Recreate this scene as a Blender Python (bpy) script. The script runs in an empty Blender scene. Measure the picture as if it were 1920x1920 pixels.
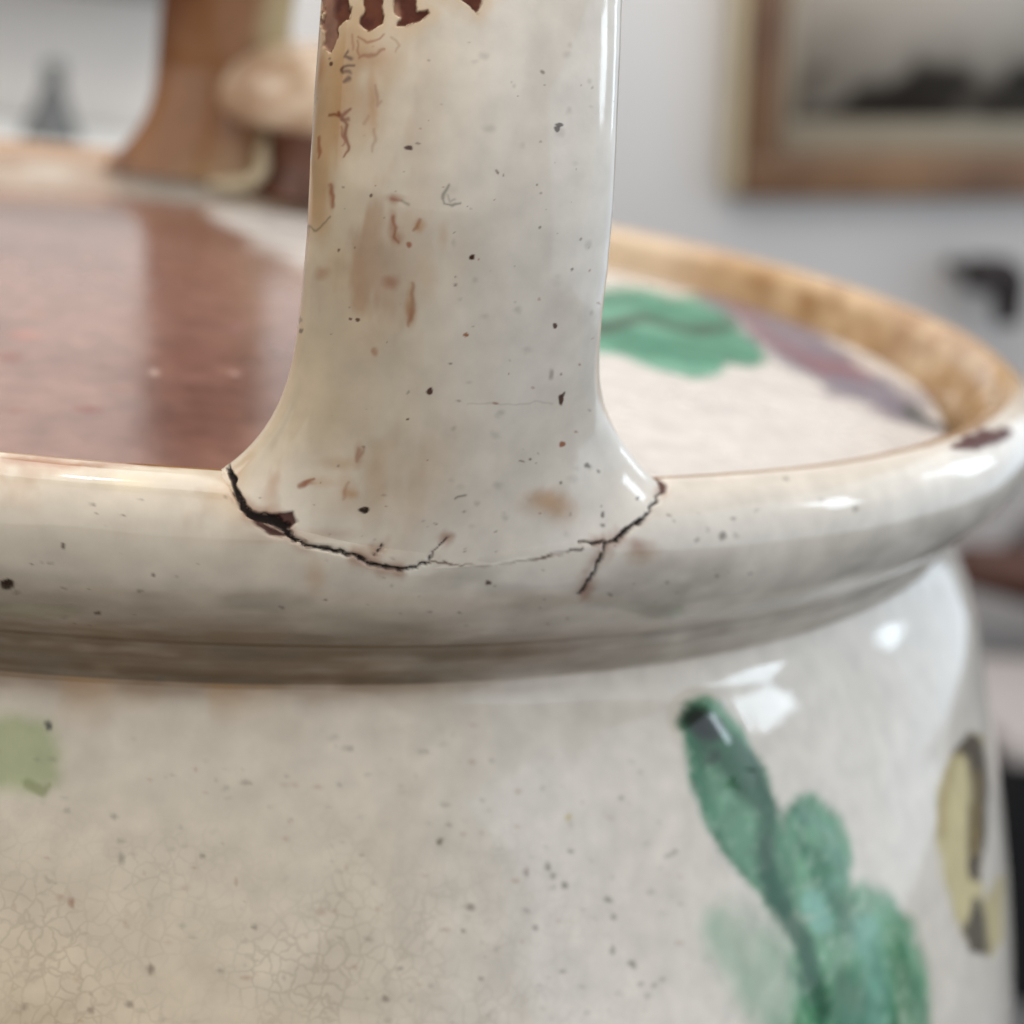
import bpy, math, random
import numpy as np
from mathutils import Matrix, Vector

random.seed(7)
RNG = np.random.default_rng(11)
S = 0.15                                   # metres per rim radius
scene = bpy.context.scene

# ------------------------------------------------------------------ camera
FPX, CD, CH, YAW, PITCH, ROLL = 3319.5, 2.194, 0.333, 0.204, 0.277, -0.129
def cam_axes():
    f = np.array([math.sin(YAW)*math.cos(PITCH), math.cos(YAW)*math.cos(PITCH), -math.sin(PITCH)])
    r = np.array([math.cos(YAW), -math.sin(YAW), 0.0])
    d = np.cross(f, r)
    c, s = math.cos(ROLL), math.sin(ROLL)
    return np.array([c*r+s*d, -s*r+c*d, f])
RC = cam_axes()
CPOS = np.array([0, -CD, CH])
cam_data = bpy.data.cameras.new('camera')
cam = bpy.data.objects.new('camera', cam_data)
scene.collection.objects.link(cam)
cam_data.sensor_width = 36.0
cam_data.lens = FPX/1920*36
cam_data.clip_start = 0.01
cam_data.clip_end = 100
m = Matrix.Identity(4)
for i in range(3):
    m[i][0], m[i][1], m[i][2], m[i][3] = RC[0][i], -RC[1][i], -RC[2][i], CPOS[i]*S
cam.matrix_world = m
cam_data.dof.use_dof = True
cam_data.dof.focus_distance = 1.195*S
cam_data.dof.aperture_fstop = 16.5
cam_data.dof.aperture_blades = 0
scene.camera = cam

# ------------------------------------------------------------------ light
w = bpy.data.worlds.new('World'); scene.world = w; w.use_nodes = True
bg = w.node_tree.nodes['Background']
bg.inputs[0].default_value = (0.86, 0.88, 0.92, 1)
bg.inputs[1].default_value = 0.24
def area(name, loc, target, sx, sy, power, col):
    l = bpy.data.lights.new(name, 'AREA'); l.shape = 'RECTANGLE'
    l.size, l.size_y, l.energy, l.color = sx*S, sy*S, power, col
    o = bpy.data.objects.new(name, l); scene.collection.objects.link(o)
    o.location = Vector(loc)*S
    o.rotation_euler = (Vector(target)-Vector(loc)).to_track_quat('-Z', 'Y').to_euler()
    return o
area('window_light', (7.0, -1.2, 2.5), (0.3, -0.6, 0), 1.2, 1.5, 1.25, (0.78, 0.91, 1.0))
area('window_light', (6.9, 2.2, 1.7), (0.3, -0.6, 0), 1.0, 1.5, 0.6, (0.78, 0.91, 1.0))
area('side_sheen_panel', (7.8, -0.8, 1.5), (0.3, -0.6, 0), 17.0, 6.4, 13.0, (0.76, 0.88, 1.0))  # unseen glowing panel added for the bluish sheen on the right
area('ceiling_lamp', (-0.6, -0.8, 7.2), (0, 0, 0), 0.6, 0.6, 1.8, (1.0, 0.84, 0.66))
area('overhead_fill', (-2.0, 3.0, 9.5), (-1.6, 7.5, 0), 14, 12, 46.0, (1.0, 0.97, 0.93))  # soft overhead panel added, tilted to brighten the back wall
area('front_fill', (-3.0, -9.5, 6.0), (0, 0, 0), 20, 13, 24.0, (1.0, 0.96, 0.90))  # fill panel added behind the camera to brighten the pot's front
scene.view_settings.view_transform = 'Standard'
scene.view_settings.look = 'None'
scene.view_settings.exposure = -0.29
scene.view_settings.gamma = 1.0

# ------------------------------------------------------------------ helpers
def lin(c):
    c = np.asarray(c, float)/255.0
    return np.where(c <= 0.04045, c/12.92, ((c+0.055)/1.055)**2.4)
def project(P):
    X = (np.asarray(P) - CPOS) @ RC.T
    return np.stack([960+FPX*X[..., 0]/X[..., 2], 960+FPX*X[..., 1]/X[..., 2]], -1)
def ray(p):
    return RC.T @ np.array([(p[0]-960)/FPX, (p[1]-960)/FPX, 1.0])
def at_z(p, z):
    v = ray(p); return CPOS + (z-CH)/v[2]*v
def at_y(p, y):
    v = ray(p); return CPOS + (y-CPOS[1])/v[1]*v
def hash3(ix, iy, iz, seed):
    h = (ix.astype(np.int64)*374761393 + iy.astype(np.int64)*668265263 + iz.astype(np.int64)*2147483647 + seed*974634777)
    h = (h ^ (h >> 13)) * 1274126177 & 0xFFFFFFFF
    h = (h ^ (h >> 16)) * 2246822519 & 0xFFFFFFFF
    return ((h ^ (h >> 15)) & 0xFFFF)/65535.0
def vnoise(P, scale, seed=0):
    Q = P*scale; I = np.floor(Q); F = Q-I; F = F*F*(3-2*F); I = I.astype(np.int64)
    out = 0
    for dx in (0, 1):
        wx = F[..., 0] if dx else 1-F[..., 0]
        for dy in (0, 1):
            wy = F[..., 1] if dy else 1-F[..., 1]
            for dz in (0, 1):
                wz = F[..., 2] if dz else 1-F[..., 2]
                out = out + wx*wy*wz*hash3(I[..., 0]+dx, I[..., 1]+dy, I[..., 2]+dz, seed)
    return out
def fbm(P, scale, oct=3, seed=0):
    a, t, n = 1.0, 0.0, 0.0
    for k in range(oct):
        n = n + a*vnoise(P, scale*2.03**k, seed+k*17); t += a; a *= 0.5
    return n/t
def sstep(a, b, x):
    t = np.clip((x-a)/(b-a), 0, 1); return t*t*(3-2*t)
def seg_dist(U, pts):
    """distance to a polyline, with width interpolated: returns d, width at nearest point"""
    best = np.full(U.shape[:-1], 1e9); bw = np.zeros_like(best)
    for (x0, y0, w0), (x1, y1, w1) in zip(pts[:-1], pts[1:]):
        d = np.array([x1-x0, y1-y0]); L = d@d
        t = np.clip(((U[..., 0]-x0)*d[0]+(U[..., 1]-y0)*d[1])/L, 0, 1)
        q = np.hypot(U[..., 0]-x0-t*d[0], U[..., 1]-y0-t*d[1])
        ww = w0+(w1-w0)*t
        sel = q-ww < best-bw
        best = np.where(sel, q, best); bw = np.where(sel, ww, bw)
    return best, bw
def poly_sd(U, pts):
    """signed distance to a polygon (negative inside)"""
    x, y = U[..., 0], U[..., 1]; ins = np.zeros(x.shape, bool); best = np.full(x.shape, 1e9)
    n = len(pts)
    for i in range(n):
        (x0, y0), (x1, y1) = pts[i], pts[(i+1) % n]
        d0, d1 = x1-x0, y1-y0; L = d0*d0+d1*d1+1e-9
        t = np.clip(((x-x0)*d0+(y-y0)*d1)/L, 0, 1)
        best = np.minimum(best, np.hypot(x-x0-t*d0, y-y0-t*d1))
        if y0 != y1:
            c = ((y0 > y) != (y1 > y)) & (x < (x1-x0)*(y-y0)/(y1-y0)+x0)
            ins ^= c
    return np.where(ins, -best, best)
def mix(C, c, a):
    return C*(1-a[..., None]) + np.asarray(c)*a[..., None]
def link(o, parent=None):
    scene.collection.objects.link(o)
    if parent is not None: o.parent = parent
    return o
def tag(o, label=None, cat=None, group=None, kind=None):
    for k, v in (('label', label), ('category', cat), ('group', group), ('kind', kind)):
        if v: o[k] = v
    return o
def empty(name, loc=(0, 0, 0), parent=None):
    o = bpy.data.objects.new(name, None); o.empty_display_size = 0.02
    o.location = Vector(loc)*S
    return link(o, parent)
def raw_mesh(name, V, Fq, mat, parent=None, col=None, extra=None, smooth=True, origin=(0, 0, 0)):
    me = bpy.data.meshes.new(name)
    n, k = len(V), len(Fq)
    me.vertices.add(n); me.vertices.foreach_set('co', ((np.asarray(V)-np.asarray(origin))*S).astype(np.float32).ravel())
    q = Fq.shape[1]
    me.loops.add(k*q); me.loops.foreach_set('vertex_index', Fq.astype(np.int32).ravel())
    me.polygons.add(k); me.polygons.foreach_set('loop_start', np.arange(0, k*q, q, dtype=np.int32))
    me.update(calc_edges=True); me.validate()
    if smooth: me.polygons.foreach_set('use_smooth', np.ones(len(me.polygons), bool))
    if col is not None:
        a = me.attributes.new('glaze_colour', 'FLOAT_COLOR', 'POINT')
        a.data.foreach_set('color', np.concatenate([col, np.ones((n, 1))], 1).astype(np.float32).ravel())
    for key, arr in (extra or {}).items():
        a = me.attributes.new(key, 'FLOAT', 'POINT'); a.data.foreach_set('value', arr.astype(np.float32).ravel())
    me.materials.append(mat)
    o = bpy.data.objects.new(name, me)
    link(o, parent)
    o.location = Vector(origin)*S
    return o
def grid_faces(nv, nu, wrap):
    iu = np.arange(nu if wrap else nu-1); iv = np.arange(nv-1)
    A, B = np.meshgrid(iv, iu, indexing='ij'); B1 = (B+1) % nu
    return np.stack([A*nu+B, A*nu+B1, (A+1)*nu+B1, (A+1)*nu+B], -1).reshape(-1, 4)
def normals(P, wrap):
    if wrap: du = np.roll(P, -1, 1)-np.roll(P, 1, 1)
    else: du = np.gradient(P, axis=1)
    dv = np.gradient(P, axis=0)
    n = np.cross(du, dv); return n/(np.linalg.norm(n, axis=-1, keepdims=True)+1e-12)
def overlay(name, P, N, col, extra, faces, keep, lift, mat, parent):
    """a thin skin of its own over part of a surface (painted or broken area)"""
    fk = faces[keep.reshape(-1)[faces].all(1)]
    if len(fk) == 0: return None
    used, inv = np.unique(fk, return_inverse=True)
    V = (P+N*lift).reshape(-1, 3)[used]
    return raw_mesh(name, V, inv.reshape(fk.shape), mat, parent, col.reshape(-1, 3)[used],
                    {k: v.reshape(-1)[used] for k, v in extra.items()})
def catmull(pts, n):
    pts = np.asarray(pts, float)
    d = np.r_[0, np.cumsum(np.linalg.norm(np.diff(pts, axis=0), axis=1))]
    tang = np.gradient(pts, d, axis=0, edge_order=1)
    t = np.linspace(0, d[-1], n) if np.isscalar(n) else n*d[-1]
    k = np.clip(np.searchsorted(d, t, 'right')-1, 0, len(d)-2)
    h = (d[k+1]-d[k])[:, None]; s = ((t-d[k])[:, None])/h
    return ((2*s**3-3*s**2+1)*pts[k]+(s**3-2*s**2+s)*h*tang[k]+(-2*s**3+3*s**2)*pts[k+1]+(s**3-s**2)*h*tang[k+1])

# ------------------------------------------------------------------ materials
def glaze(name, rough=0.16, mottling=0.10, craze=True, coat=0.4, bump=0.06):
    mt = bpy.data.materials.new(name); mt.use_nodes = True
    nt = mt.node_tree; N, L = nt.nodes, nt.links
    p = N['Principled BSDF']
    at = N.new('ShaderNodeAttribute'); at.attribute_name = 'glaze_colour'
    ra = N.new('ShaderNodeAttribute'); ra.attribute_name = 'matte'
    ca = N.new('ShaderNodeAttribute'); ca.attribute_name = 'crazing'
    tc = N.new('ShaderNodeTexCoord')
    n1 = N.new('ShaderNodeTexNoise'); n1.inputs['Scale'].default_value = 260; n1.inputs['Detail'].default_value = 5
    L.new(tc.outputs['Object'], n1.inputs['Vector'])
    mr = N.new('ShaderNodeMapRange'); mr.inputs[3].default_value = 1-mottling; mr.inputs[4].default_value = 1+mottling*0.7
    mr.inputs[1].default_value = 0.3; mr.inputs[2].default_value = 0.7
    L.new(n1.outputs['Fac'], mr.inputs[0])
    mu = N.new('ShaderNodeMix'); mu.data_type = 'RGBA'; mu.blend_type = 'MULTIPLY'; mu.inputs[0].default_value = 1
    L.new(at.outputs['Color'], mu.inputs[6])
    L.new(mr.outputs[0], mu.inputs[7])
    col = mu.outputs[2]
    if craze:
        # distorted hairline network in the glaze
        nd = N.new('ShaderNodeTexNoise'); nd.inputs['Scale'].default_value = 420; nd.inputs['Detail'].default_value = 3
        L.new(tc.outputs['Object'], nd.inputs['Vector'])
        sc = N.new('ShaderNodeVectorMath'); sc.operation = 'MULTIPLY_ADD'
        sc.inputs[1].default_value = (0.0024, 0.0024, 0.0024); L.new(nd.outputs['Color'], sc.inputs[0]); L.new(tc.outputs['Object'], sc.inputs[2])
        vo = N.new('ShaderNodeTexVoronoi'); vo.feature = 'DISTANCE_TO_EDGE'; vo.inputs['Scale'].default_value = 560
        L.new(sc.outputs[0], vo.inputs['Vector'])
        m2 = N.new('ShaderNodeMapRange'); m2.inputs[1].default_value = 0.0; m2.inputs[2].default_value = 0.12
        m2.inputs[3].default_value = 1.0; m2.inputs[4].default_value = 0.0
        L.new(vo.outputs['Distance'], m2.inputs[0])
        nb = N.new('ShaderNodeTexNoise'); nb.inputs['Scale'].default_value = 150; nb.inputs['Detail'].default_value = 2
        L.new(tc.outputs['Object'], nb.inputs['Vector'])
        m3 = N.new('ShaderNodeMapRange'); m3.inputs[1].default_value = 0.20; m3.inputs[2].default_value = 0.55
        L.new(nb.outputs['Fac'], m3.inputs[0])
        x1 = N.new('ShaderNodeMath'); x1.operation = 'MULTIPLY'; L.new(m2.outputs[0], x1.inputs[0]); L.new(m3.outputs[0], x1.inputs[1])
        x2 = N.new('ShaderNodeMath'); x2.operation = 'MULTIPLY'; L.new(x1.outputs[0], x2.inputs[0]); L.new(ca.outputs['Fac'], x2.inputs[1])
        mc = N.new('ShaderNodeMix'); mc.data_type = 'RGBA'; L.new(x2.outputs[0], mc.inputs[0])
        L.new(col, mc.inputs[6]); mc.inputs[7].default_value = (0.22, 0.165, 0.10, 1)
        col = mc.outputs[2]
    L.new(col, p.inputs['Base Color'])
    ad = N.new('ShaderNodeMath'); ad.operation = 'ADD'; ad.use_clamp = True
    nr = N.new('ShaderNodeTexNoise'); nr.inputs['Scale'].default_value = 90; nr.inputs['Detail'].default_value = 4
    L.new(tc.outputs['Object'], nr.inputs['Vector'])
    mr2 = N.new('ShaderNodeMapRange'); mr2.inputs[1].default_value = 0.3; mr2.inputs[2].default_value = 0.7
    mr2.inputs[3].default_value = rough*0.7; mr2.inputs[4].default_value = rough*1.4
    L.new(nr.outputs['Fac'], mr2.inputs[0])
    L.new(mr2.outputs[0], ad.inputs[0]); L.new(ra.outputs['Fac'], ad.inputs[1])
    L.new(ad.outputs[0], p.inputs['Roughness'])
    p.inputs['IOR'].default_value = 1.5
    b = N.new('ShaderNodeBump'); b.inputs['Strength'].default_value = bump; b.inputs['Distance'].default_value = 0.002
    nb2 = N.new('ShaderNodeTexNoise'); nb2.inputs['Scale'].default_value = 130; nb2.inputs['Detail'].default_value = 4
    L.new(tc.outputs['Object'], nb2.inputs['Vector'])
    L.new(nb2.outputs['Fac'], b.inputs['Height']); L.new(b.outputs[0], p.inputs['Normal'])
    return mt
def plain(name, col, rough=0.6, var=0.15, scale=40, col2=None, stretch=None, bump=0.1):
    mt = bpy.data.materials.new(name); mt.use_nodes = True
    nt = mt.node_tree; N, L = nt.nodes, nt.links; p = N['Principled BSDF']
    tc = N.new('ShaderNodeTexCoord'); mp = N.new('ShaderNodeMapping')
    if stretch: mp.inputs['Scale'].default_value = stretch
    L.new(tc.outputs['Object'], mp.inputs[0])
    n = N.new('ShaderNodeTexNoise'); n.inputs['Scale'].default_value = scale; n.inputs['Detail'].default_value = 5
    L.new(mp.outputs[0], n.inputs['Vector'])
    r = N.new('ShaderNodeValToRGB'); c = np.array(lin(col)); c2 = np.array(lin(col2)) if col2 else c*(1-var)
    r.color_ramp.elements[0].position = 0.35; r.color_ramp.elements[1].position = 0.65
    r.color_ramp.elements[0].color = (*c2, 1); r.color_ramp.elements[1].color = (*c, 1)
    L.new(n.outputs['Fac'], r.inputs[0]); L.new(r.outputs[0], p.inputs['Base Color'])
    p.inputs['Roughness'].default_value = rough
    b = N.new('ShaderNodeBump'); b.inputs['Strength'].default_value = bump; b.inputs['Distance'].default_value = 0.002
    L.new(n.outputs['Fac'], b.inputs['Height']); L.new(b.outputs[0], p.inputs['Normal'])
    return mt
M_POT = glaze('cream_glaze', rough=0.09, bump=0.03)
M_LEAF = glaze('painted_glaze', rough=0.10, mottling=0.22, craze=False)
M_BROKEN = glaze('bare_clay', rough=0.7, mottling=0.35, craze=False, bump=0.3)
M_LID = glaze('lid_glaze', rough=0.11, mottling=0.12, craze=False, bump=0.03)

M_LIDPAINT = glaze('lid_paint', rough=0.3, mottling=0.15, craze=False, bump=0.03)
M_LIDPAINT.node_tree.nodes['Principled BSDF'].inputs['Specular IOR Level'].default_value = 0.15

# ------------------------------------------------------------------ pot body and rim
PROFILE = [(.87, -.45), (.91, -.25), (.945, -.10), (.962, -.045), (.973, -.016), (.986, -.003), (1.0, 0), (1.016, -.005),
           (1.030, -.020), (1.037, -.044), (1.034, -.068), (1.022, -.092), (1.003, -.115), (.985, -.132), (.976, -.141),
           (.9745, -.150), (.968, -.159), (.957, -.176), (.962, -.191), (.980, -.217), (1.008, -.265), (1.033, -.335),
           (1.062, -.42), (1.096, -.53), (1.13, -.66), (1.155, -.80), (1.12, -1.0), (1.02, -1.25), (.85, -1.40), (.80, -1.42), (0.3, -1.42)]
d = np.r_[0, np.cumsum(np.linalg.norm(np.diff(np.array(PROFILE), axis=0), axis=1))]
NK = 17                                    # neck: the rim ends, the body begins
s_in, s_crest, s_neck, s_low, s_end = d[3]/d[-1], d[6]/d[-1], d[NK]/d[-1], d[24]/d[-1], 1.0
def revolve(svals, phis):
    rz = catmull(PROFILE, svals)
    P = np.empty((len(svals), len(phis), 3))
    P[..., 0] = rz[:, None, 0]*np.cos(phis); P[..., 1] = rz[:, None, 0]*np.sin(phis); P[..., 2] = rz[:, None, 1]
    return P
# slightly uneven, hand-thrown
def handmade(P):
    a = np.arctan2(P[..., 1], P[..., 0])
    k = 1+0.0025*np.sin(3*a+1)+0.002*np.sin(5*a)
    Q = P.copy(); Q[..., :2] *= k[..., None]
    Q[..., 2] += 0.012*np.clip(np.cos(a-2.3), 0, 1)**2*np.clip(1+P[..., 2]*3, 0, 1)
    n = fbm(P, 9, 2, 3)-0.5
    Q[..., :2] *= (1+0.004*n)[..., None]
    return Q
phi_dense = np.radians(np.linspace(-125, 5, 1050))
phi_rest = np.radians(np.linspace(5, 235, 260)[1:-1])
PHI = np.r_[phi_dense, phi_rest]
S_RIM = np.r_[np.linspace(0, s_in, 14)[:-1], np.linspace(s_in, s_crest, 40)[:-1], np.linspace(s_crest, s_neck, 170)]
S_BODY = np.r_[np.linspace(s_neck, s_low, 300), np.linspace(s_low, s_end, 24)[1:]]

CREAM = lin((206, 198, 186))*1.12
WARM = lin((193, 174, 145))*1.1
LILAC = lin((203, 197, 194))*1.12
DIRT_SHADE = lin((114, 90, 64))
RUST = lin((138, 78, 42))
DARKCLAY = lin((70, 36, 26))
BLACK = lin((30, 20, 16))
CRACK = [(404, 868, 4), (406, 857, 5), (420, 858, 6), (430, 880, 7), (436, 900, 6), (445, 925, 6), (458, 950, 7), (470, 965, 9), (490, 970, 11),
         (515, 975, 13), (535, 990, 11), (545, 1003, 6), (570, 1020, 4.5), (600, 1027, 4.5), (640, 1034, 4.5), (665, 1042, 4.5), (690, 1055, 5), (715, 1064, 4),
         (735, 1064, 3.5), (755, 1070, 3.5), (780, 1062, 3), (803, 1055, 3)]
CRACK2 = [(1088, 1016, 2.5), (1110, 1017, 4), (1140, 1020, 3.5), (1155, 1012, 4), (1170, 998, 8), (1180, 990, 5), (1195, 982, 5), (1215, 960, 4), (1232, 935, 4), (1240, 922, 3)]
CRACK3 = [(1138, 1022, 4), (1125, 1052, 4), (1108, 1085, 4), (1088, 1114, 4)]
CRACK4 = [(696, 1050, 2), (704, 1038, 3), (716, 1019, 3)]
CRACK5 = [(806, 1050, 2), (818, 1030, 2.2), (840, 1008, 1.5)]
SEAM = [(803, 1054, 1.5), (870, 1058, 1.5), (930, 1060, 1.8), (985, 1050, 1.8), (1030, 1043, 3), (1060, 1036, 3), (1090, 1028, 2.5)]
_t = at_z((1370, 465), 0.0); AZ_TAN = math.atan2(_t[1], _t[0])
def stamps_pot():
    """(x, y, rx, ry, colour, alpha, hardness) of single flecks, stains and one pale patch"""
    B = DARKCLAY; G = lin((110, 100, 88)); K = BLACK; T = lin((176, 130, 82)); R_ = lin((146, 84, 50))
    L = [(768, 279, 9, 6, B, 1, .8), (885, 482, 7, 6, B, 1, .8), (1051, 236, 8, 5, lin((80, 70, 66)), .9, .8), (1046, 243, 5, 5, lin((80, 70, 66)), .9, .8),
         (809, 732, 6, 8, B, .95, .8), (1052, 748, 6, 11, B, .95, .8), (1056, 738, 4, 6, B, .8, .8), (1053, 834, 6, 6, R_, .9, .8), (876, 629, 5, 5, R_, .9, .8),
         (1039, 612, 6, 5, B, .9, .8), (671, 601, 5, 4, B, .9, .8), (657, 600, 4, 4, B, .8, .8), (683, 955, 9, 8, K, 1, .9),
         (703, 661, 7, 12, R_, .5, .3), (1103, 872, 8, 6, G, .9, .6), (1119, 886, 4, 5, G, .7, .6), (1131, 966, 5, 6, B, .8, .7), (1130, 986, 5, 4, G, .8, .6),
         (1196, 935, 4, 4, B, .9, .7), (1048, 908, 4, 4, G, .8, .6), (917, 1094, 6, 6, B, .9, .7), (1048, 703, 3, 3, G, .6, .6), (928, 756, 8, 4, R_, .6, .5),
         (1032, 700, 6, 12, G, .5, .3), (765, 735, 4, 4, G, .5, .5), (1014, 133, 5, 6, G, .7, .4), (700, 365, 4, 4, B, .8, .7), (767, 458, 7, 6, R_, .8, .5),
         (637, 467, 4, 3, B, .8, .7), (1071, 504, 4, 4, G, .8, .6), (1013, 426, 4, 4, G, .7, .6), (620, 120, 4, 4, B, .9, .8), (942, 326, 3, 3, G, .7, .6),
         (565, 619, 4, 5, G, .8, .6), (563, 600, 6, 6, G, .6, .4), (764, 789, 4, 3, B, .8, .7), (1255, 967, 4, 4, G, .8, .5), (1356, 1006, 8, 9, G, .8, .5),
         (1308, 1010, 6, 8, G, .6, .4), (1378, 970, 6, 5, G, .6, .4), (1330, 992, 5, 7, G, .4, .4), (1383, 1002, 6, 8, G, .4, .4), (1265, 975, 4, 4, G, .5, .4),
         (1606, 956, 8, 8, G, .7, .4), (1540, 940, 8, 6, G, .4, .4), (1470, 898, 8, 6, G, .7, .4), (1420, 958, 6, 5, G, .4, .4),
         (15, 1098, 16, 11, K, 1, .6), (33, 1112, 10, 6, G, .5, .3), (183, 1150, 9, 5, B, .9, .5), (117, 1022, 7, 6, B, .8, .5), (290, 1076, 4, 4, B, .7, .5),
         (93, 1360, 7, 14, lin((60, 60, 50)), .95, .4), (262, 1106, 6, 5, G, .6, .4), (525, 1141, 5, 5, G, .7, .4), (300, 1272, 9, 6, G, .7, .4),
         (1026, 1625, 8, 12, G, .7, .3), (1034, 1642, 7, 8, G, .6, .3), (985, 1635, 8, 13, lin((130, 105, 100)), .6, .3), (1058, 1662, 8, 9, G, .8, .3),
         (825, 1580, 8, 8, G, .8, .3), (1142, 1686, 9, 8, G, .7, .3), (1152, 1718, 8, 9, G, .6, .3), (1150, 1780, 8, 12, G, .7, .3), (1184, 1808, 9, 9, G, .7, .3),
         (1070, 1594, 9, 6, G, .6, .3), (1168, 1498, 8, 7, G, .5, .3), (1255, 1604, 16, 6, G, .5, .3), (1004, 1742, 7, 7, G, .6, .3), (883, 1704, 11, 8, G, .5, .3),
         (870, 1743, 5, 5, G, .7, .3), (750, 1820, 7, 7, G, .6, .3), (902, 1838, 7, 7, G, .6, .3), (1056, 1822, 9, 6, G, .5, .3), (1065, 1533, 8, 8, lin((180, 160, 90)), .7, .2),
         (721, 1875, 9, 8, G, .6, .3), (281, 1820, 8, 14, B, .6, .3), (243, 1880, 10, 9, B, .55, .3), (168, 1896, 9, 9, B, .5, .3), (478, 1738, 9, 6, B, .55, .3),
         (380, 1603, 8, 6, G, .6, .3), (443, 1655, 6, 14, R_, .4, .3), (133, 1690, 9, 12, R_, .5, .3), (228, 1610, 7, 14, G, .5, .3), (215, 1530, 8, 8, G, .5, .3),
         (50, 1890, 8, 8, B, .4, .3), (413, 1822, 10, 8, B, .4, .3), (1200, 1845, 6, 6, G, .5, .3), (1225, 1847, 6, 6, G, .5, .3),
         # soft stains, and a pale warm patch on the left rim
         (1030, 945, 55, 28, T, .55, .0), (1055, 962, 35, 30, T, .35, .0), (1020, 930, 30, 18, T, .35, 0.), (1205, 1035, 36, 28, lin((150, 116, 88)), .6, .0), (1195, 1020, 18, 16, lin((140, 96, 70)), .5, .1), (575, 908, 15, 6, R_, .75, .2),
         (655, 925, 16, 9, T, .5, .1), (672, 852, 10, 24, R_, .35, .1), (640, 868, 40, 14, T, .35, 0.), (650, 915, 18, 40, T, .3, .0), (600, 905, 40, 14, T, .3, .0), (640, 945, 50, 30, T, .15, 0.),
         (735, 420, 10, 30, R_, .45, .1), (742, 372, 22, 8, R_, .45, .1), (737, 377, 12, 10, R_, .5, .1), (788, 422, 12, 16, T, .6, .1), (745, 445, 14, 12, R_, .4, .1), (770, 575, 12, 40, T, .6, .1), (768, 590, 7, 22, R_, .35, .1),
         (735, 530, 16, 14, R_, .55, .1), (605, 515, 16, 14, R_, .4, .1), (624, 370, 7, 26, R_, .55, .1), (700, 190, 10, 60, T, .55, .0), (690, 110, 36, 20, T, .4, 0.), (640, 200, 20, 120, T, .45, .0), (720, 120, 40, 50, T, .35, .0), (690, 215, 30, 60, T, .35, .0),
         (640, 520, 55, 60, T, .22, .0), (800, 520, 25, 60, T, .28, .0), (690, 620, 60, 60, T, .16, .0), (830, 440, 12, 30, T, .3, .0),
         (590, 1080, 24, 34, T, .4, .0), (620, 1000, 60, 14, R_, .22, .0), (500, 1010, 50, 14, R_, .25, .0), (700, 1030, 40, 12, T, .3, 0.),
         (240, 905, 60, 14, lin((226, 206, 160)), .3, .0), (175, 870, 160, 7, R_, .55, .0), (60, 862, 90, 7, R_, .5, .0)]
    rs = random.Random(5)
    for _ in range(110):                   # pinholes on the handle and the front of the rim
        x, y = rs.uniform(560, 1230), rs.uniform(40, 1150)
        r = rs.uniform(1.3, 3.0); L.append((x, y, r*rs.uniform(.8, 1.8), r, rs.choice([G, B, R_, G]), rs.uniform(.3, .8), .5))
    for _ in range(40):                    # grey smudges
        x, y = rs.uniform(820, 1120), rs.uniform(80, 1000); r = rs.uniform(4, 9)
        L.append((x, y, r*rs.uniform(.8, 1.8), r, G, rs.uniform(.12, .3), .1))
    for _ in range(80):
        x, y = rs.uniform(-40, 1500), rs.uniform(930, 1200)
        r = rs.uniform(1.6, 4.0); L.append((x, y, r*rs.uniform(.8, 2), r, rs.choice([G, B, G]), rs.uniform(.25, .7), .3))
    for _ in range(230):
        x, y = rs.uniform(-30, 1290), rs.uniform(1360, 1930)
        r = rs.uniform(2.5, 6.5); L.append((x, y, r*rs.uniform(.7, 2), r, rs.choice([G, B, R_, G]), rs.uniform(.12, .38), .15))
    return L
STAMPS = stamps_pot()
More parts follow.
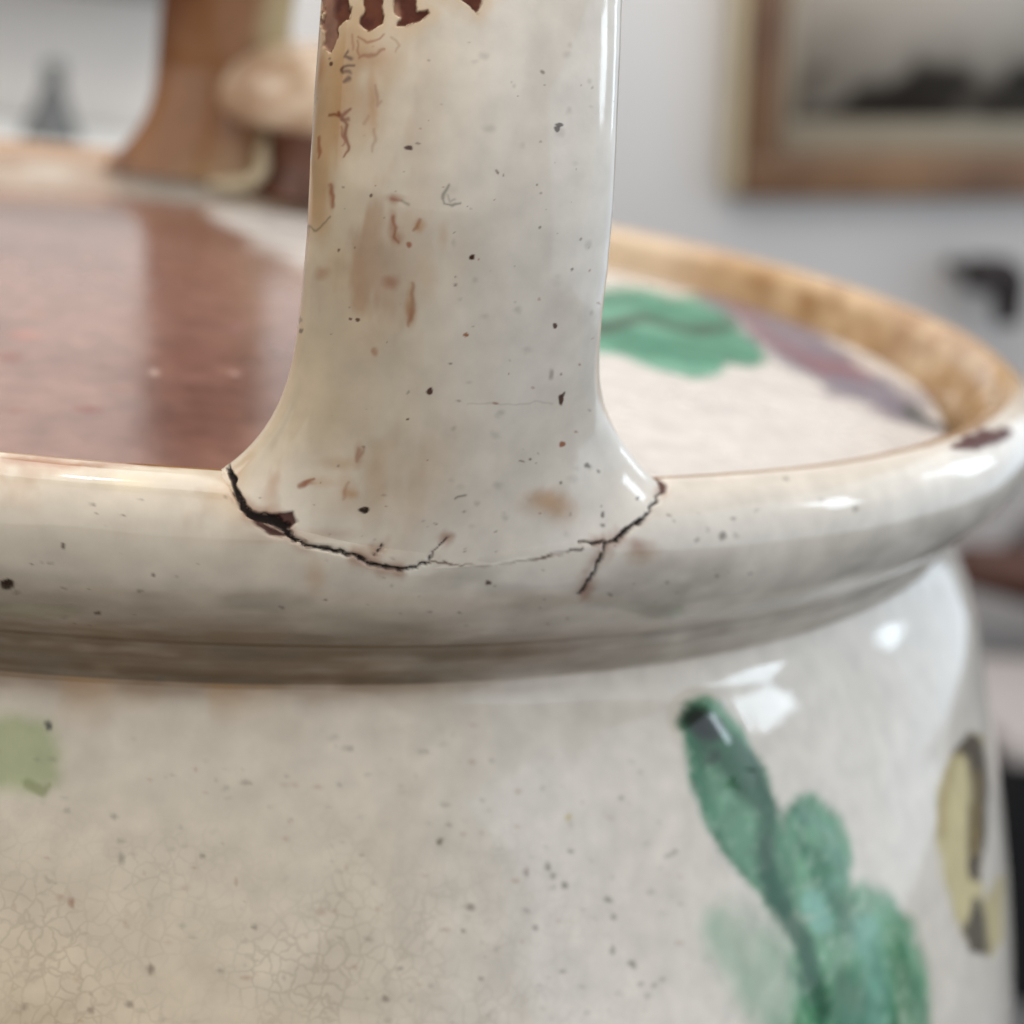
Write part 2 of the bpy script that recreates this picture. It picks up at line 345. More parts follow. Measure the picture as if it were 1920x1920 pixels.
FINE_LINES = [([(636, 212, 2.5), (648, 232, 4), (644, 252, 4.5), (649, 272, 4), (647, 292, 1.5)], RUST*.8, .9), ([(620, 214, 2.5), (640, 219, 3.5), (657, 206, 3)], RUST*.8, .9),
              ([(638, 236, 1), (642, 262, 2.5), (637, 270, 1)], RUST, .7), ([(653, 98, 3), (648, 106, 2.5), (659, 111, 4)], DARKCLAY, .8), ([(641, 134, 4), (654, 125, 4), (664, 124, 2)], DARKCLAY, .8),
              ([(644, 137, 2.5), (658, 137, 4)], DARKCLAY, .7), ([(642, 152, 3), (655, 147, 4)], DARKCLAY, .75), ([(640, 224, 2.5), (652, 222, 3)], RUST*.7, .8), ([(672, 70, 1.5), (690, 80, 2.5), (712, 74, 1.5), (722, 66, 1.5)], RUST, .7),
              ([(675, 110, 3), (700, 103, 4), (720, 97, 3)], RUST, .65), ([(671, 78, 1), (675, 104, 2.5)], RUST, .6), ([(598, 255, 2.5), (600, 275, 4), (596, 297, 2)], RUST, .75), ([(706, 160, 2), (710, 200, 3), (716, 190, 1)], RUST, .4),
              ([(700, 240, 2), (704, 262, 4), (700, 285, 2)], RUST, .35), ([(690, 215, 3), (682, 232, 4)], RUST, .3), ([(665, 95, 1.5), (660, 68, 1.5)], RUST, .5), ([(735, 70, 1.5), (752, 88, 1.5), (745, 100, 1)], RUST, .4),
              ([(622, 345, 3), (628, 368, 4.5), (626, 388, 3)], RUST, .6), ([(575, 420, 1.2), (592, 433, 1.8), (608, 420, 1.2), (622, 408, 1)], lin((110, 100, 70)), .7), ([(572, 440, 3), (578, 425, 2)], lin((100, 88, 60)), .6),
              ([(790, 408, 3), (784, 425, 4), (778, 432, 2)], RUST, .55), ([(732, 375, 4), (752, 377, 3)], RUST, .55), ([(736, 410, 5), (742, 425, 3), (738, 445, 3), (746, 452, 2)], RUST, .6), ([(755, 378, 3), (765, 384, 3)], lin((120, 110, 90)), .6),
              ([(772, 535, 4), (776, 570, 5), (768, 600, 4), (765, 612, 2)], RUST, .45), ([(652, 905, 2.5), (645, 925, 3.5), (642, 935, 3)], RUST, .35), ([(672, 842, 4), (668, 862, 4), (682, 838, 2)], RUST, .4), ([(562, 912, 6), (575, 908, 6), (590, 898, 2)], RUST, .75),
              ([(843, 343, 1.6), (832, 360, 2), (826, 372, 2), (830, 380, 2), (845, 382, 2), (860, 376, 2)], lin((128, 120, 108)), .85),
              ([(838, 362, 1.2), (842, 375, 1.5), (852, 370, 1.2)], lin((140, 130, 118)), .6),
              ([(875, 757, 1), (930, 757, 1.6), (980, 758, .6), (1035, 756, 1.0)], lin((130, 116, 102)), .25), ([(850, 938, 1.2), (872, 934, 1.6)], lin((90, 84, 78)), .7)]
def paint_common(P, U):
    """cream glaze with its yellowing, flecks, stains and the crack; U is where a point shows in the survey photograph"""
    x, y = U[..., 0], U[..., 1]
    f1 = fbm(P, 7, 4, 1); f2 = fbm(P, 28, 3, 5)
    yel = np.clip(sstep(1000, 600, x + 160*(f1-.5)*2)*0.95 + (f1-.5)*0.8, 0, 1)
    C = CREAM*np.ones(P.shape)
    C = mix(C, LILAC, np.clip(sstep(760, 1000, x)*0.2, 0, 1))
    C = mix(C, WARM, yel*(.35+.5*sstep(-.02, .05, P[..., 2])))
    zz_ = sstep(-.07, .03, P[..., 2])
    blot = sstep(.46, .74, fbm(P*np.array([1, 1, .40]), 24, 4, 19))*sstep(960, 620, x)*zz_
    C = mix(C, lin((176, 138, 92)), blot*.75)
    rusty = sstep(.56, .74, fbm(P*np.array([1, 1, .35]), 40, 4, 23))*sstep(860, 640, x)*zz_
    C = mix(C, lin((160, 104, 62)), rusty*.5)
    C = C*(0.93+0.14*f2)[..., None]
    jit = np.stack([fbm(P, 60, 3, 21)-.5, fbm(P, 60, 3, 31)-.5], -1)
    jf = np.stack([vnoise(P, 240, 41)-.5, vnoise(P, 240, 43)-.5], -1)
    return C, yel, U+jit*14+jf*5, U+jit*8+jf*9
def apply_stamps(C, front, U2):
    x, y = U2[..., 0], U2[..., 1]
    flat = C.reshape(-1, 3); xf, yf, ff = x.ravel(), y.ravel(), front.ravel()
    order = np.argsort(yf); ys = yf[order]
    for (sx, sy, rx, ry, c, a, hard) in STAMPS:
        R = 1.6
        i0, i1 = np.searchsorted(ys, [sy-ry*R, sy+ry*R])
        idx = order[i0:i1]
        idx = idx[(np.abs(xf[idx]-sx) < rx*R) & ff[idx]]
        if len(idx) == 0: continue
        q = np.hypot((xf[idx]-sx)/rx, (yf[idx]-sy)/ry)
        m = (1-sstep(hard*0.9, 1.05+(.4 if hard < .3 else .1), q))*a
        flat[idx] = flat[idx]*(1-m[:, None])+np.asarray(c)*m[:, None]
    return C
def crack_fields(U3, front):
    D = np.full(U3.shape[:-1], 99.0)
    for pl in (CRACK, CRACK2, CRACK3, CRACK4, CRACK5):
        dd, ww = seg_dist(U3, pl); D = np.minimum(D, dd-ww*0.82)
    D = np.where(front, D, 99.0)
    ds, ws = seg_dist(U3, SEAM); ds = np.where(front, ds-ws, 99.0)
    return D, ds
def finish(P, C, U, U2, U3, front):
    apply_stamps(C, front, U2)
    for pl, c, a in FINE_LINES:
        dd, ww = seg_dist(U2, pl); m = (1-sstep(-ww*.8-.6, 2.6, dd-ww))*a*front
        C = mix(C, c, m)
    D, ds = crack_fields(U3, front)
    # rusty seepage beside the crack, then the open crack
    C = mix(C, RUST, (1-sstep(0, 22, D))*0.55*sstep(.35, .65, fbm(P, 50, 2, 77))*front)
    brk = np.minimum(poly_sd(U2, [(505, 968), (522, 958), (548, 960), (555, 978), (540, 992), (520, 985)]),
                     poly_sd(U2, [(470, 970), (500, 985), (540, 1003), (528, 1006), (505, 1002), (478, 985)]))
    brk = np.minimum(brk, poly_sd(U2, [(1228, 893), (1243, 899), (1253, 912), (1248, 924), (1238, 922), (1236, 906)]))
    brk = np.where(front, brk, 99)
    C = mix(C, DARKCLAY*1.1, 1-sstep(-2, 2.5, brk))
    seamc = np.clip(.35+sstep(.35, .55, vnoise(P, 90, 55)), 0, 1)*(1-sstep(-.8, 1.5, ds))
    C = mix(C, lin((92, 72, 58)), seamc*.9)
    pale, pw = seg_dist(U2, [(770, 1072, 7), (800, 1070, 8), (840, 1062, 5), (900, 1064, 4), (990, 1046, 4), (1010, 1050, 3)])
    C = mix(C, lin((232, 226, 214)), (1-sstep(-3, 3, pale-pw))*.65*sstep(.3, .6, vnoise(P, 70, 9))*front)
    C = mix(C, BLACK*1.2, 1-sstep(-1.6, 1.4, D))
    return C, D, brk

def build_rim_body():
    out = {}
    for name, sv in (('rim', S_RIM), ('body', S_BODY)):
        P = handmade(revolve(sv, PHI))
        N = normals(P, True)
        if (N[len(sv)//2, 200] @ P[len(sv)//2, 200]) < 0 and name == 'body': N = -N
        if name == 'rim':
            k = np.searchsorted(sv, (s_crest+s_neck)/2)
            if N[k, 200] @ P[k, 200] < 0: N = -N
        U = project(P)
        front = ((CPOS-P)*N).sum(-1) > 0
        C, yel, U2, U3 = paint_common(P, U)
        x, y, z = U[..., 0], U[..., 1], P[..., 2]
        az = np.arctan2(P[..., 1], P[..., 0])
        matte = np.zeros(x.shape); craze = np.zeros(x.shape)
        g1 = fbm(P, 22, 3, 61); gs = fbm(P*np.array([1, 1, 4.]), 16, 3, 63)
        H = np.zeros(x.shape)
        if name == 'rim':
            inner = (sv < s_crest)[:, None]*np.ones(x.shape, bool)
            st = fbm(np.stack([np.cos(az)*8, np.sin(az)*8, z*14], -1), 2.4, 3, 71)
            tan = mix(lin((202, 172, 134))*np.ones(P.shape), lin((164, 126, 86)), sstep(.30, .72, st))
            pale = mix(mix(lin((236, 226, 210))*np.ones(P.shape), lin((208, 186, 158)), 1-sstep(1.35, 1.6, az)), lin((196, 164, 140)), sstep(.52, .72, fbm(np.stack([np.cos(az)*3, np.sin(az)*3, z*30], -1), 1.4, 3, 72))*.8)
            tan = mix(tan, pale, sstep(AZ_TAN-.12, AZ_TAN+.12, az))
            edge = sstep(-.004, .0005, z + (g1-.5)*.004)*(sv < s_crest+0.002)[:, None]
            C = np.where(inner[..., None], mix(tan, lin((150, 108, 60)), edge*.9), C)
            cr = (sv > s_crest-.004)[:, None]*sstep(1.016, 1.008, np.hypot(P[..., 0], P[..., 1])+(g1-.5)*.02)*sstep(-.62, -.35, az)*sstep(AZ_TAN+.25, AZ_TAN, az)
            C = mix(C, lin((188, 152, 106)), np.clip(cr, 0, 1)*.85)
            spot = seg_dist(U2, [(1790, 838, 8), (1830, 826, 18), (1868, 818, 16), (1893, 812, 8)]); spm = (1-sstep(-5, 4, spot[0]-spot[1]))*(az < 0); C = mix(C, lin((78, 40, 34)), spm); matte = matte + .5*spm
            # grime mixed with painted shade under the rim, grime in the small ridge
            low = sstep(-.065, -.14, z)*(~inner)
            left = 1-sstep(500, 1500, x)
            C = mix(C, DIRT_SHADE, np.clip(low*(.25+.7*left)*(.5+1.0*gs), 0, .9))
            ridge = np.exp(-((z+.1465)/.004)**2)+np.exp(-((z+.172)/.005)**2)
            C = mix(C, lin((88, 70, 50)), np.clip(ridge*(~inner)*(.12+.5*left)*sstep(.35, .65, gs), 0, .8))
            smudge = fbm(P*np.array([1, 1, 2.5]), 14, 3, 88)
            C = mix(C, lin((120, 112, 98)), np.clip((smudge-.45)*1.5, 0, .35)*sstep(-.03, -.07, z)*(~inner))
        else:
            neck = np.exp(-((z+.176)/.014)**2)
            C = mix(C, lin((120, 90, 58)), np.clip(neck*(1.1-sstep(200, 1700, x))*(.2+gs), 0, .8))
            drip = sstep(.45, .7, fbm(np.stack([az*12, z*8, az*0], -1), 1.6, 3, 66))
            C = mix(C, lin((172, 132, 88)), drip*sstep(-.225, -.175, z)*.55*(1-sstep(300, 900, x)))
            craze = sstep(1400, 1850, y)*(1-sstep(800, 1350, x))*.24*(.6+.7*sstep(.35, .65, fbm(P, 20, 2, 67)))
            C = mix(C, WARM, sstep(1000, 0, x)*sstep(1350, 1900, y)*.7)
            # green wash at the left edge
            dd = poly_sd(U2, [(-90, 1350), (30, 1335), (95, 1350), (120, 1410), (110, 1470), (60, 1490), (-90, 1470)])
            C = mix(C, lin((158, 168, 118)), (1-sstep(-28, 22, dd))*.8)
            dd, ww = seg_dist(U2, [(52, 1470, 9), (75, 1482, 10), (90, 1472, 5)]); C = mix(C, lin((128, 134, 84)), (1-sstep(-6, 6, dd-ww))*.7)
            # leaf
            dark, mid, pale, blue = lin((0, 72, 44)), lin((40, 112, 76)), lin((104, 156, 120)), lin((124, 178, 160))
            en = (fbm(P, 40, 3, 99)-.5)*22
            pa = poly_sd(U2, [(1266, 1350), (1284, 1314), (1322, 1300), (1352, 1318), (1400, 1385), (1440, 1440), (1465, 1520), (1480, 1600), (1500, 1700), (1470, 1730), (1410, 1670), (1350, 1600), (1318, 1540), (1290, 1460)])+en*.5
            pb = poly_sd(U2, [(1462, 1520), (1490, 1490), (1530, 1486), (1566, 1515), (1590, 1565), (1604, 1620), (1592, 1670), (1560, 1710), (1500, 1730), (1460, 1660)])+en
            pc = poly_sd(U2, [(1500, 1730), (1560, 1690), (1612, 1652), (1660, 1672), (1712, 1725), (1738, 1800), (1746, 1960), (1500, 1960), (1480, 1800)])+en
            pd = poly_sd(U2, [(1308, 1740), (1325, 1705), (1370, 1680), (1430, 1688), (1490, 1760), (1540, 1860), (1560, 1960), (1440, 1960), (1370, 1880), (1322, 1800)])+en
            wash = fbm(P*np.array([1, 1, .6]), 22, 3, 98)
            la, lb, lc = 1-sstep(-12, 9, pa), (1-sstep(-16, 12, pb))*(.85+.5*(wash-.4)), (1-sstep(-20, 16, pc))*(.80+.5*(wash-.4))
            ld = (1-sstep(-50, 22, pd))*(.66+.9*(wash-.5))
            lb, lc, ld = np.clip(lb*1.1, 0, .97), np.clip(lc*1.12, 0, .97), np.clip(ld*1.1, 0, .9)
            qv, wv = seg_dist(U2, [(1440, 1640, 16), (1455, 1690, 24), (1495, 1745, 26), (1525, 1815, 24), (1550, 1930, 22)])
            lm = 1-(1-la*.97)*(1-lb)*(1-lc)*(1-ld)*(1-.9*(1-sstep(-16, 10, qv-wv)))
            blade = np.minimum(np.minimum(pa, pb), pc)
            Cl = mid*np.ones(P.shape)
            br = fbm(np.stack([(U[..., 0]-.35*U[..., 1])*.030, (U[..., 1]+.35*U[..., 0])*.006, x*0], -1), 1.0, 4, 91)
            Cl = mix(Cl, pale, sstep(.38, .62, br)*.85)
            sp = sstep(.48, .7, fbm(P, 110, 3, 95)); Cl = mix(Cl, lin((150, 180, 156)), sp*.5)
            def stroke(Cl, pl, c, a, soft=10):
                q, w_ = seg_dist(U2, pl); return mix(Cl, c, (1-sstep(-soft, soft, q-w_))*a)
            Cl = stroke(Cl, [(1370, 1760, 50), (1420, 1820, 60), (1460, 1900, 50)], pale, .7, 35)
            Cl = stroke(Cl, [(1350, 1420, 30), (1370, 1520, 40), (1400, 1610, 30)], lin((92, 142, 112)), .6, 30)
            Cl = stroke(Cl, [(1625, 1740, 26), (1640, 1850, 24), (1640, 1930, 24)], blue, .75, 20)
            Cl = stroke(Cl, [(1522, 1690, 22), (1540, 1730, 20)], blue, .9, 14)
            Cl = stroke(Cl, [(1505, 1530, 14), (1545, 1560, 22), (1585, 1640, 12), (1560, 1660, 12)], lin((100, 150, 128)), .7, 14)
            Cl = stroke(Cl, [(1518, 1568, 16), (1535, 1575, 14)], pale, .8, 12)
            Cl = stroke(Cl, [(1300, 1345, 30), (1335, 1395, 34), (1390, 1440, 36), (1440, 1520, 22), (1435, 1600, 16), (1450, 1680, 22), (1490, 1740, 22), (1520, 1810, 20), (1545, 1900, 16)], dark, .85, 14)
            Cl = stroke(Cl, [(1300, 1350, 22), (1318, 1365, 26)], lin((0, 22, 14)), 1.0, 12)
            Cl = stroke(Cl, [(1330, 1420, 10), (1325, 1430, 8)], lin((20, 50, 34)), .8, 10)
            Cl = stroke(Cl, [(1470, 1540, 6), (1466, 1600, 10), (1480, 1680, 8)], lin((40, 100, 74)), .6, 16)
            Cl = stroke(Cl, [(1590, 1840, 26), (1600, 1930, 40)], lin((80, 130, 112)), .8, 20)
            Cl = stroke(Cl, [(1700, 1740, 16), (1722, 1820, 18), (1725, 1930, 16)], lin((110, 160, 130)), .6, 16)
            C = mix(C*1.0, 0, np.zeros(x.shape)); C = C*(1-lm[..., None]) + Cl*lm[..., None]
            q, w_ = seg_dist(U, [(1318, 1352, 36), (1345, 1395, 36), (1375, 1440, 26), (1400, 1480, 10)])
            H += 0.007*np.clip(1-(q/(w_*1.9))**2, 0, 1)**1.5*np.clip(w_/34, 0, 1)**1.5
            # pale yellow petal outlined in brown
            pet = poly_sd(U2, [(1755, 1560), (1758, 1480), (1785, 1410), (1818, 1370), (1845, 1382), (1852, 1450), (1850, 1560), (1838, 1640), (1845, 1690), (1872, 1640), (1885, 1640), (1880, 1760),
                               (1860, 1795), (1820, 1785), (1790, 1720), (1768, 1640)])
            pm = 1-sstep(-8, 8, pet)
            Cp = lin((206, 192, 146))*np.ones(P.shape)
            Cp = stroke(Cp, [(1762, 1560, 9), (1768, 1480, 9), (1790, 1415, 7)], lin((166, 146, 92)), .8, 12)
            Cp = stroke(Cp, [(1790, 1410, 6), (1815, 1390, 20), (1834, 1420, 21), (1838, 1500, 18), (1834, 1580, 19), (1828, 1640, 12)], lin((58, 44, 26)), .97, 8)
            Cp = stroke(Cp, [(1833, 1450, 3), (1830, 1600, 4)], lin((176, 150, 82)), .8, 8)
            Cp = stroke(Cp, [(1832, 1690, 7), (1828, 1745, 24), (1832, 1785, 22)], lin((70, 62, 48)), .97, 10)
            C = C*(1-pm[..., None]*.95)+Cp*pm[..., None]*.95
            out['lm'] = blade < -8; out['pm'] = pet < -5
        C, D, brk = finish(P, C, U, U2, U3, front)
        H -= 0.004*(1-sstep(-5, 2, D)) + .0015*(1-sstep(-2, 3, brk))
        matte = np.maximum(matte, .6*(1-sstep(-1, 2, np.minimum(D, brk))))
        if name == 'body': matte = matte*1.0
        P = P + N*H[..., None]
        out[name] = (P, N, C, {'matte': matte, 'crazing': craze}, D, front)
    return out
pot = empty('ceramic_pot', (0, 0, -1.42))
tag(pot, 'cream glazed ceramic pot with cracked strap handle, painted green leaf and worn rim', 'pot')
PO = (0, 0, -1.42)
def pot_mesh(name, V, F, mat, parent, col, extra):
    o = raw_mesh(name, V, F, mat, None, col, extra)
    o.parent = parent
    if parent is pot: o.location = Vector((0, 0, 1.42))*S
    return o
rb = build_rim_body()
parts = {}
for name in ('body', 'rim'):
    P, N, C, ex, D, front = rb[name]
    F = grid_faces(P.shape[0], P.shape[1], True)
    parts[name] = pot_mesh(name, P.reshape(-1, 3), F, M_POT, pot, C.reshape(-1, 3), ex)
P, N, C, ex, D, front = rb['body']; F = grid_faces(P.shape[0], P.shape[1], True)
overlay('painted_leaf', P, N, C, ex, F, rb['lm'] & front, .00025, M_LEAF, parts['body'])
overlay('painted_petal', P, N, C, ex, F, rb['pm'] & front, .00025, M_POT, parts['body'])
P, N, C, ex, D, front = rb['rim']; F = grid_faces(P.shape[0], P.shape[1], True)
overlay('crack', P, N, C, ex, F, (D < 1) & front, .0006, M_BROKEN, parts['rim'])

# ------------------------------------------------------------------ handle
def on_rim(px):
    """rim surface parameters (s, azimuth) under a measured point"""
    sv = np.linspace(s_crest, s_neck, 240); ph = np.radians(np.linspace(-100, -55, 500))
    P = handmade(revolve(sv, ph)); U = project(P)
    res = []
    for p in px:
        d2 = ((U-np.array(p))**2).sum(-1); i, j = np.unravel_index(d2.argmin(), d2.shape)
        res.append((sv[i], ph[j]))
    return np.array(res)
BASE = [(414, 860), (445, 935), (490, 985), (570, 1025), (680, 1055), (780, 1066), (900, 1060), (1020, 1045), (1120, 1022), (1190, 980), (1241, 918)]
bs = on_rim(BASE)
bs[0, 0] = bs[-1, 0] = s_crest+.003
EDGE_L = [(612, -120), (600, 0), (592, 100), (584, 200), (577, 330), (572, 450), (565, 560)]
EDGE_R = [(1176, -120), (1170, 0), (1167, 100), (1163, 200), (1156, 330), (1147, 450), (1139, 560)]
N0 = np.array([0.193, -0.985]); F0 = np.array([0.052, 0.985])
chord = (F0-N0)/np.linalg.norm(F0-N0); half = np.linalg.norm(F0-N0)/2; mid2 = (F0+N0)/2
TV = np.array([chord[1], -chord[0], 0]); NV = np.array([-chord[0], -chord[1], 0])   # across the strap, outwards
Z1, HARCH = 0.165, 0.66
def arch(al):
    c = np.cos(al)
    xy = mid2[None] - chord[None]*(half*c)[:, None]
    return np.c_[xy, Z1+HARCH*np.sin(al)]
# strap centre offset and half width along its length, from its two edges
tz, to, ta = [], [], []
for a_, b_ in zip(EDGE_L, EDGE_R):
    al0 = .15
    for _ in range(6):
        c = arch(np.array([al0]))[0]; L_, R_ = at_y(a_, c[1]-.0), at_y(b_, c[1])
        zz = (L_[2]+R_[2])/2; al0 = math.asin(np.clip((zz-Z1)/HARCH, -.3, .9))
    c = arch(np.array([al0]))[0]
    tz.append(zz); to.append(((L_+R_)/2-c)@TV); ta.append(((R_-L_)@TV)/2)
o_ = np.argsort(tz); tz, to, ta = np.array(tz)[o_], np.array(to)[o_], np.array(ta)[o_]
NF, NB = 430, 70
th = np.r_[np.linspace(0, math.pi, NF), np.linspace(math.pi, 2*math.pi, NB+2)[1:-1]]
def spow(v, e): return np.sign(v)*np.abs(v)**e
SX = -spow(np.cos(th), 2/2.25); SY = spow(np.sin(th), 2/2.25)
SY = np.where(SY > 0, SY, SY)
def ring(center, a, b, off):
    return center[None] + TV[None]*(off+a*SX)[:, None] + NV[None]*(b*SY)[:, None]
def lens(z): return np.interp(z, tz, ta), np.interp(z, tz, to)
A1, O1 = lens(Z1); BT = 0.045
top = ring(arch(np.array([0.0]))[0], A1, BT, O1)
# bottom ring, lying on the rim
ts = np.linspace(0, 1, len(BASE))
dl = np.r_[0, np.cumsum(np.hypot(*np.diff(np.array(BASE, float), axis=0).T))]; dl /= dl[-1]
tau = (SX+1)/2
def sm(v):  return catmull(np.c_[dl, v], 400)
sS, sP = sm(bs[:, 0]), sm(bs[:, 1])
frontmask = np.arange(len(th)) < NF
thn = np.clip(th/math.pi, 0, 1)
w_tau = 0.55*tau+0.45*thn
bS = np.interp(w_tau, sS[:, 0], sS[:, 1]); bP = np.interp(w_tau, sP[:, 0], sP[:, 1])
tb = 1-tau
s_back = s_crest - (s_crest-s_in*0.985)*np.clip(-SY, 0, 1)
bS = np.where(frontmask, bS, s_back); bP = np.where(frontmask, bP, bs[0, 1]+(bs[-1, 1]-bs[0, 1])*tau)
def rim_pt(s, p):
    rz = catmull(PROFILE, s)
    return handmade(np.stack([rz[:, 0]*np.cos(p), rz[:, 0]*np.sin(p), rz[:, 1]], -1))
B0 = rim_pt(bS, bP)
up = rim_pt(np.where(frontmask, bS-.004, bS+.004), bP)-B0
up /= np.linalg.norm(up, axis=1, keepdims=True)
side = np.clip(np.abs(SX), 0, 1)**5
dir0 = up*(1-side)[:, None]*1.0 + side[:, None]*(np.array([0, 0, .62])[None] - TV[None]*np.sign(SX)[:, None]*.75)
dir0 /= np.linalg.norm(dir0, axis=1, keepdims=True)
# start a hair inside the rim so that the join closes
Np = np.cross(up, np.cross(np.array([0, 0, 1.])[None], B0)); 
LEN = np.linalg.norm(top-B0, axis=1)[:, None]
k0 = (.34+.12*(1-side))[:, None]; k1 = .52
NVB = 270
v = np.linspace(0, 1, NVB)[:, None, None]
v = v**1.0
b0, b1, b2, b3 = (1-v)**3, 3*v*(1-v)**2, 3*v*v*(1-v), v**3
G1 = b0*B0 + b1*(B0+dir0*LEN*k0) + b2*(top-np.array([0, 0, 1.])*LEN*k1) + b3*top
al = np.r_[np.linspace(0, .40, 400)[1:], np.linspace(.40, math.pi, 80)[1:]]
cen = arch(al); rows = []
for a_, c in zip(al, cen):
    nearw = 1-sstep(.6, 1.6, a_)
    A_, O_ = lens(c[2]) if a_ < 1.2 else (ta[-1], to[-1])
    A_ = A_*nearw + .112*(1-nearw); O_ = O_*nearw
    fl = sstep(2.95, math.pi, a_)
    tang = np.array([chord[0]*math.sin(a_)*half, chord[1]*math.sin(a_)*half, HARCH*math.cos(a_)]); tang /= np.linalg.norm(tang)
    nv = np.cross(tang, TV); nv = nv if nv @ (np.r_[NV[:2]*math.cos(a_), math.sin(a_)]) > 0 else -nv
    rows.append(c[None]+TV[None]*(O_+A_*SX)[:, None]+nv[None]*(BT*SY)[:, None])
for k in range(1, 26):                     # far foot, flaring onto the rim
    t = k/25; z = Z1*(1-t)-.02*t
    c = np.array([F0[0], F0[1], z]); A_ = .112*(1+.75*t**2.6)
    rows.append(c[None]+TV[None]*(A_*SX)[:, None]-NV[None]*(BT*(1+.3*t)*SY)[:, None])
PH = np.concatenate([G1, np.array(rows)], 0)
NH = normals(PH, True)
if NH[300, NF//2] @ NV < 0: NH = -NH
UH = project(PH)
frontH = (((CPOS-PH)*NH).sum(-1) > 0) & (PH[..., 1] < -.3)
CHn, yel, U2, U3 = paint_common(PH, UH)
# glaze lost at the top of the strap
chips = [[(603, -60), (604, 30), (598, 40), (610, 52), (607, 90), (620, 97), (628, 84), (632, 62), (640, 40), (648, 36), (656, 38), (657, -60)],
         [(684, -60), (682, 12), (676, 45), (690, 60), (705, 50), (716, 40), (719, -60)],
         [(732, -60), (738, 30), (747, 40), (745, 52), (757, 56), (790, 42), (806, 30), (803, 17), (784, 24), (782, -60)],
         [(846, -60), (860, 3), (878, 12), (894, 27), (900, 10), (908, -10), (908, -60)],
         [(588, -60), (596, -10), (690, -20), (800, -16), (850, -8), (930, -20), (1000, -60)]]
sd = np.full(UH.shape[:-1], 99.0)
for c in chips: sd = np.minimum(sd, poly_sd(U2, c))
sd = np.where(frontH, sd+(vnoise(PH, 170, 301)-.5)*7+(vnoise(PH, 420, 303)-.5)*4, 99)
halo = (1-sstep(-4, 34, sd))*.6
CHn = mix(CHn, lin((206, 176, 138)), halo)
clay = mix(lin((104, 58, 40))*np.ones(PH.shape), lin((84, 42, 30)), sstep(.35, .65, fbm(PH, 110, 4, 12)))
film = (1-sstep(612, 634, U2[..., 0]))+(1-sstep(-3, 10, np.abs(U2[..., 0]-735)-8))*sstep(-10, 20, U2[..., 1]) + sstep(30, 45, U2[..., 1])*(1-sstep(625, 640, U2[..., 0]))
clay = mix(clay, lin((152, 112, 92)), np.clip(film, 0, .85))
CHn = CHn*(sstep(-1.5, 1.2, sd))[..., None] + clay*(1-sstep(-1.5, 1.2, sd))[..., None]
gap = (1-sstep(-.8, 2, np.hypot((UH[..., 0]-590)/6, (UH[..., 1]-60)/16)*6-5))*frontH
CHn, D, brk = finish(PH, CHn, UH, U2, U3, frontH)
# the far half is stained brown with a cream side
far = sstep(1.0, 1.8, np.r_[np.zeros(NVB), al, np.full(25, math.pi)])[:, None]*np.ones(UH.shape[:-1])
sxg = np.broadcast_to(SX, UH.shape[:-1])
Cf = mix(lin((142, 100, 66))*np.ones(PH.shape), lin((106, 68, 42)), sstep(.4, .65, fbm(PH*np.array([1, 1, .35]), 14, 3, 101)))
Cf = mix(Cf, lin((176, 160, 124)), sstep(.30, .75, sxg+(fbm(PH, 8, 2, 7)-.5)*.3))
foot = sstep(.06, -.02, PH[..., 2]+(fbm(PH, 12, 2, 8)-.5)*.05)
Cf = mix(Cf, lin((196, 168, 126)), foot*.5*sstep(-.6, .1, sxg))
CHn = CHn*(1-far[..., None])+Cf*far[..., None]
Hh = -0.0018*(1-sstep(-2.5, 1.5, sd)) - .004*(1-sstep(-5, 2, D)) - .0015*(1-sstep(-2, 3, brk))
Hh += 0.0012*(fbm(PH, 14, 2, 33)-.5)
PHd = PH + NH*Hh[..., None]
exH = {'matte': np.maximum(.55*(1-sstep(-1, 1.5, np.minimum(np.minimum(sd, D), brk))), 0), 'crazing': np.zeros(sd.shape)}
FH = grid_faces(PH.shape[0], PH.shape[1], True)
handle = pot_mesh('handle', PHd.reshape(-1, 3), FH, M_POT, pot, CHn.reshape(-1, 3), exH)
for i, c in enumerate(chips[:4]):
    s_i = poly_sd(U2, c)
    overlay('glaze_chip', PHd, NH, CHn, exH, FH, (s_i < .5) & frontH, .0004, M_BROKEN, handle)
overlay('crack', PHd, NH, CHn, exH, FH, (D < 1) & frontH, .0006, M_BROKEN, handle)

# ------------------------------------------------------------------ lid
lid = empty('pot_lid', (0, 0, -.05))
tag(lid, 'low domed lid with brown and white glaze and mushroom knob resting inside the pot rim', 'lid')
nr, nph = 190, 560
rr = np.r_[np.linspace(0.002, .932, nr), [.939, .937, .92]]
zz = np.r_[-.062+.064*(1-(np.linspace(0.002, .932, nr)/.932)**2), [-.070, -.080, -.082]]
ph = np.linspace(0, 2*math.pi, nph, endpoint=False)
PL = np.stack([rr[:, None]*np.cos(ph), rr[:, None]*np.sin(ph), zz[:, None]*np.ones(nph)], -1)
PL[..., 2] += .0006*(fbm(PL*np.array([1, 1, 0]), 9, 3, 201)-.5)
NL = normals(PL, True); NL = np.where((NL[nr//2, 0, 2] < 0), -NL, NL)
UL = project(PL)
jl = np.stack([fbm(PL, 12, 3, 203)-.5, fbm(PL, 12, 3, 205)-.5], -1)
U2l = UL + jl*np.array([60, 26])
xl, yl = U2l[..., 0], U2l[..., 1]
CL = lin((210, 204, 199))*np.ones(PL.shape)
CL = CL*(.95+.1*fbm(PL, 10, 3, 207))[..., None]
brown = mix(lin((138, 103, 92))*np.ones(PL.shape), lin((110, 78, 70)), sstep(.35, .7, fbm(PL*np.array([1, .6, 1]), 10, 4, 209)))
